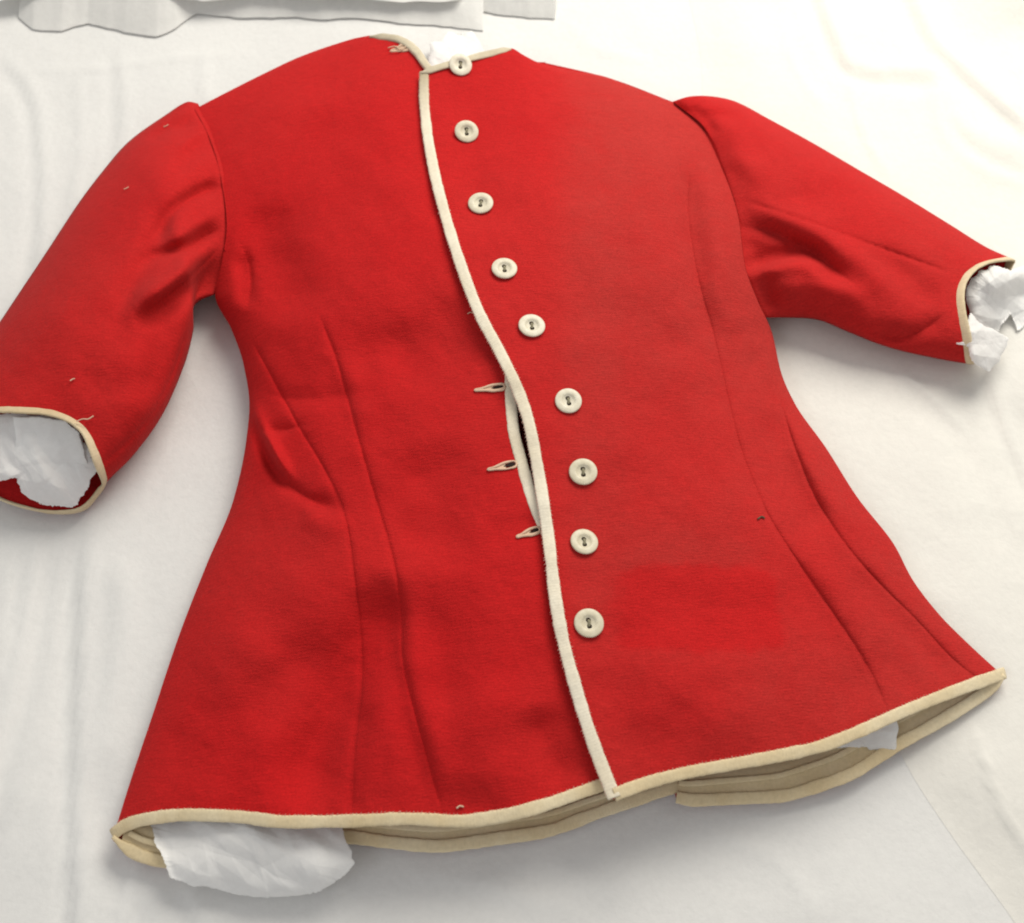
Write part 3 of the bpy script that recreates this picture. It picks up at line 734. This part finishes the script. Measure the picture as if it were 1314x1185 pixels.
# ------------------------------------------------------------------ tissue stuffing
def wad(name, outline, zf, H, amp, seed, label, scale=34., mat=None, zfloor=.004, thick=.006):
    o = np.array(outline, float); c = o.mean(0)
    th = np.linspace(0, 1, 220, endpoint=False)*len(o); i = th.astype(int); fr = (th-i)[:, None]
    ring = o[i]*(1-fr)+o[(i+1) % len(o)]*fr
    rr = np.random.RandomState(seed); sz = min(1., np.ptp(o[:, 0])/150); ring = ring+sz*(2.4*np.stack([N1(th*2.1+seed, th*0+1), N2(th*2.1+seed, th*0+4)], 1)+.5*rr.randn(len(th), 2))
    nr = 46; r = np.linspace(0, 1, nr)**.9
    P = c+(ring-c)[None]*r[:, None, None]
    px, py = P[..., 0], P[..., 1]; R = np.broadcast_to(r[:, None], px.shape)
    cr = crumple(px/scale, py/scale, seed, 4, .35)+.42*crumple(px/scale*2.4, py/scale*2.4, seed+7, 5, .3)
    zt = zf(px, py)+H*np.sqrt(np.clip(1-R**3, 0, 1))+amp*cr*(.35+.65*(1-R**6))
    zt = np.maximum(zt, zfloor+.0005)
    zb = np.maximum(np.minimum(zf(px, py)-thick*np.sqrt(np.clip(1-R**4, 0, 1)), zt-.0004), zfloor)
    T, B = unproj(px, py, zt), unproj(px, py, zb); nu = T.shape[1]
    V = np.r_[T.reshape(-1, 3), B.reshape(-1, 3)]
    f = grid_faces(nr, nu, wrap=True)
    n0 = nr*nu
    f += [tuple(n0+k for k in reversed(q)) for q in grid_faces(nr, nu, wrap=True)]
    f += [((nr-1)*nu+j, n0+(nr-1)*nu+j, n0+(nr-1)*nu+(j+1) % nu, (nr-1)*nu+(j+1) % nu) for j in range(nu)]
    ob = mesh_obj(name, V, f, mat or TISSUE_S, smooth=False)
    return tag(ob, label, 'tissue paper', 'tissue stuffing')
wad('tissue_wad', [(190, 1040), (196, 1072), (208, 1100), (218, 1126), (240, 1136), (268, 1140), (300, 1146), (345, 1151), (394, 1150), (418, 1140), (440, 1124), (454, 1112), (452, 1098), (441, 1074), (436, 1040), (380, 1025), (250, 1020)],
    lambda x, y: .0075+.0115*np.sin(np.clip((1150-y)/125, 0, 1)*np.pi)**.8, .0010, .0062, 61, 'crumpled white tissue bulging out of the hem at the lower left corner', scale=52)
wad('tissue_wad', [(1060, 935), (1060, 962), (1085, 960), (1112, 960), (1118, 964), (1150, 961), (1152, 938), (1150, 915)],
    lambda x, y: .009+.012*np.clip((970-y)/50, 0, 1), .001, .0015, 63, 'small white tissue flap peeking from under the hem at the right', scale=24)
plug = wad('tissue_wad', [(-60, 540), (-30, 533), (0, 531), (50, 533), (88, 542), (106, 558), (117, 585), (124, 604), (116, 616), (108, 634), (98, 646), (88, 650), (62, 648), (45, 642), (27, 632), (22, 614), (10, 616), (-20, 612), (-60, 600)],
    lambda x, y: .013+.029*np.clip((648-y)/112, 0, 1)**.8, .001, .0050, 64, 'white tissue stuffed into the open cuff of the left sleeve', scale=40, thick=.004)
flap = wad('torn_flap', [(16, 534), (50, 535), (84, 542), (100, 556), (108, 580), (114, 598), (104, 604), (92, 607), (84, 610), (72, 605), (60, 603), (48, 600), (38, 593), (24, 594), (20, 570)],
    lambda x, y: .022+.026*np.clip((610-y)/75, 0, 1)**.7, .001, .0022, 74, '', scale=36, thick=.0012)
flap.parent = plug
for k in ('label', 'category', 'group'):
    if k in flap: del flap[k]
wad('tissue_wad', [(1240, 372), (1246, 358), (1258, 348), (1275, 342), (1296, 346), (1312, 340), (1335, 348), (1352, 380), (1345, 415), (1322, 408), (1306, 424), (1296, 402), (1284, 420), (1272, 434), (1256, 426), (1246, 412)],
    lambda x, y: .012+.014*np.clip((430-y)/80, 0, 1)-.008*np.clip((x-1290)/50, 0, 1), .003, .0068, 65, 'white tissue fanning out of the upper part of the right sleeve cuff', scale=34)
wad('tissue_wad', [(1226, 441), (1241, 438), (1240, 420), (1246, 402), (1254, 410), (1262, 418), (1276, 424), (1294, 435), (1290, 448), (1282, 462), (1268, 477), (1256, 470), (1246, 462), (1242, 446)],
    lambda x, y: .033-.010*np.clip((y-425)/50, 0, 1)-.012*np.clip((x-1250)/40, 0, 1), .0015, .0036, 66, 'torn jagged tissue scrap hanging from the lower edge of the right cuff', scale=26, thick=.006)
wad('tissue_wad', [(545, 92), (550, 74), (553, 56), (566, 52), (576, 40), (592, 44), (604, 40), (615, 54), (622, 66), (636, 72), (620, 88), (580, 96)],
    lambda x, y: .008+.010*np.clip((y-40)/45, 0, 1), .002, .0055, 67, 'white tissue stuffing showing in the neck opening', scale=26, thick=.006)

# ------------------------------------------------------------------ buttons
def revolve(prof, seg=40):
    V, f = [], []
    for r, z in prof:
        for k in range(seg):
            a = 2*math.pi*k/seg; V.append((r*math.cos(a), r*math.sin(a), z))
    n = len(prof)
    for i in range(n-1):
        for k in range(seg):
            a, b = i*seg+k, i*seg+(k+1) % seg
            f.append((a, b, b+seg, a+seg))
    f.append(tuple(range((n-1)*seg, n*seg))); f.append(tuple(reversed(range(seg))))
    return V, f
R_ = .0081
bv, bf = revolve([(R_*.80, -.0006), (R_*.96, .0003), (R_, .0009), (R_*.995, .0013), (R_*.96, .0016), (R_*.88, .0018), (R_*.74, .00195), (R_*.60, .0020), (R_*.52, .0018), (R_*.45, .0013), (R_*.37, .0009), (.0001, .0009)])
hole_v, hole_f = revolve([(.0014, -.0003), (.0014, .00002), (.0011, .00008), (.0001, .00008)], 16)  # raised discs, coloured dark for the shade in the button holes
BUTTONS = [(590, 86, .2), (598, 172, .1), (617, 264, .35), (647, 347, .1), (682, 420, .1), (729, 516, 0), (748, 607, .15), (749, 697, .1), (755, 801, .05)]
me_b = me_h = me_t = None
for k, (bx, by, rz) in enumerate(BUTTONS):
    p, _ = body_point(bx, by, 'R'); n = body_normal(bx, by, 'R')
    tip = (.26, .30, .16, .04, 0, 0, 0, 0, .03)[k]      # the upper ones hang forward on their thread
    n = n+np.array([0.06*math.sin(k*2.1), 0.06*math.cos(k*1.7+1)-tip, 0]); n /= np.linalg.norm(n)
    if me_b is None:
        o = mesh_obj('button', bv, bf, BUTTON, JACKET); me_b = o.data
        th = mesh_obj('hole', hole_v, hole_f, DARK, o); me_h = th.data
    else:
        o = bpy.data.objects.new('button', me_b); COL.objects.link(o); o.parent = JACKET
        th = bpy.data.objects.new('hole', me_h); COL.objects.link(th); th.parent = o
    th.location = (0, .0018, .0009)
    t2 = bpy.data.objects.new('hole', me_h); COL.objects.link(t2); t2.parent = o; t2.location = (0, -.0018, .0009)
    if me_t is None:
        pts = [(.0002*math.sin(q*5), .0019-.0038*q, .00095+.00045*math.sin(math.pi*q)) for q in np.linspace(0, 1, 12)]
        t3 = sweep('sewing_thread', pts, (0, 0, 1), .0008, .0003, plain('button_thread', (.24, .22, .15), .9, .1), o, nc=8); me_t = t3.data
    else:
        t3 = bpy.data.objects.new('sewing_thread', me_t); COL.objects.link(t3); t3.parent = o
    zv = Vector(n); yv = Vector((-.22, 1, 0)); xv = yv.cross(zv).normalized(); yv = zv.cross(xv)
    q = Matrix((xv, yv, zv)).transposed().to_quaternion()
    o.location = Vector(p+n*(.0006+.006*tip)); o.rotation_mode = 'QUATERNION'
    o.rotation_quaternion = q @ Quaternion((0, 0, 1), -rz)
    s = 1.0+.02*math.sin(k*3.3); o.scale = (s, s, 1)

# ------------------------------------------------------------------ buttonholes
def buttonhole(outline_tail, tip, width, seed, half='L', slit=(.52, .97), lift=.0006):
    """worked slit: stitched rim round a lens, open at its right end"""
    a, b = np.array(outline_tail, float), np.array(tip, float)
    d = b-a; L = np.linalg.norm(d); d /= L; nn = np.array([-d[1], d[0]])
    u = np.linspace(0, 1, 40)
    wd = width*(.28+.72*smooth01((u-.15)/.5))*np.sqrt(np.clip(1-((u-.5)/.5)**8, 0, 1))
    up = a+np.outer(u*L, d)-nn*wd[:, None]/2; lo = a+np.outer(u*L, d)+nn*wd[:, None]/2
    loop = np.r_[up, lo[::-1][1:-1]]
    cen, v = body_point(*((a+b)/2), half)
    def surf(q, dz):
        hb = LEFT; vv = np.full(len(q), v)
        return unproj(q[:, 0], q[:, 1], body_h(q[:, 0], q[:, 1], vv, half)+dz)
    o = sweep('buttonhole', surf(loop, lift), (0, -.1, 1), .0009, .0006, THREAD_L, JACKET, seed, closed=True, wob=.3, nc=8)
    # opening: a flat dark patch painted for the shade inside
    m = (u > slit[0]) & (u < slit[1]); c = a+np.outer(u*L, d)
    uu = u[m]; g = np.sqrt(np.clip(1-((uu-uu.mean())/((uu[-1]-uu[0])/2+1e-6))**2, 0, 1))*np.clip((uu-slit[0])/(slit[1]-slit[0])+.25, 0, 1)
    up2 = c[m]-nn*(g*width*.36)[:, None]; lo2 = c[m]+nn*(g*width*.36)[:, None]
    V = np.r_[surf(up2, .0005), surf(lo2, .0005)]; n = m.sum()
    mesh_obj('slit', V, [(i, n+i, n+i+1, i+1) for i in range(n-1)], DARK, o)
    # worked filling of the narrow end
    m = u <= slit[0]+.1; up3 = up[m]; lo3 = lo[m]; n = m.sum()
    V = np.r_[surf(up3, .0004), surf(lo3, .0004)]
    mesh_obj('stitching', V, [(i, n+i, n+i+1, i+1) for i in range(n-1)], THREAD_L, o)
    return o
buttonhole((609, 501), (648, 496), 7.5, 1)
buttonhole((626, 603), (663, 595), 8.5, 2)
buttonhole((663, 689), (693, 679), 8, 3)
buttonhole((502, 66), (529, 58), 9, 4, slit=(.75, .85))

# ------------------------------------------------------------------ loose threads and lint on the cloth
def loose_thread(pts, half_or_sleeve, z, rad, mat, parent):
    p = curve2(pts, np.linspace(0, 1, 16))
    if half_or_sleeve in ('L', 'R'):
        P = np.array([body_point(x, y, half_or_sleeve)[0] for x, y in p]); P[:, 2] += z+.0008
    else: P = unproj(p[:, 0], p[:, 1], z)
    sweep('loose_thread', P, (0, 0, 1), rad, rad, mat, parent, nc=6, wob=.2)
def on_sleeve(x, y, side):
    # height of the sleeve surface near a measured spot
    O, I, arm, cuff = (SL_O, SL_I, SL_ARM, SL_CUFF) if side == 'L' else (SR_O, SR_I, SR_ARM, SR_CUFF)
    tb = Tube(O, I, arm, cuff)
    t, v = np.broadcast_arrays(np.linspace(0, 1, 120)[None], np.linspace(0, 1, 120)[:, None])
    px, py = tb.at(t, v); h = sleeve_h(px, py, t, v, side, arm)
    return float(h.flat[np.argmin((px-x)**2+(py-y)**2)])
z = on_sleeve(105, 535, 'L')
loose_thread([(98, 541), (106, 538), (113, 538), (120, 534)], '', z+.002, .00035, THREAD_L, sl)
z = on_sleeve(92, 487, 'L'); loose_thread([(90, 489), (93, 487), (96, 486)], '', z+.001, .0004, THREAD_L, sl)
z = on_sleeve(162, 242, 'L'); loose_thread([(159, 243), (162, 242), (165, 240)], '', z+.001, .0003, THREAD_L, sl)
z = on_sleeve(212, 162, 'L'); loose_thread([(210, 163), (213, 162), (216, 160)], '', z+.001, .0003, THREAD_L, sl)
loose_thread([(586, 1038), (590, 1035), (595, 1036)], 'L', .0, .0005, THREAD_L, left_front)
loose_thread([(600, 404), (604, 402), (609, 404)], 'L', .0, .0003, THREAD_L, left_front)
loose_thread([(498, 64), (508, 62), (514, 66), (527, 58)], 'L', .0008, .0004, THREAD_L, left_front)
loose_thread([(500, 68), (512, 68), (520, 64)], 'L', .0006, .0003, THREAD_L, left_front)
loose_thread([(972, 667), (977, 664), (981, 666)], 'R', .0, .0005, THREAD_D, right_front)
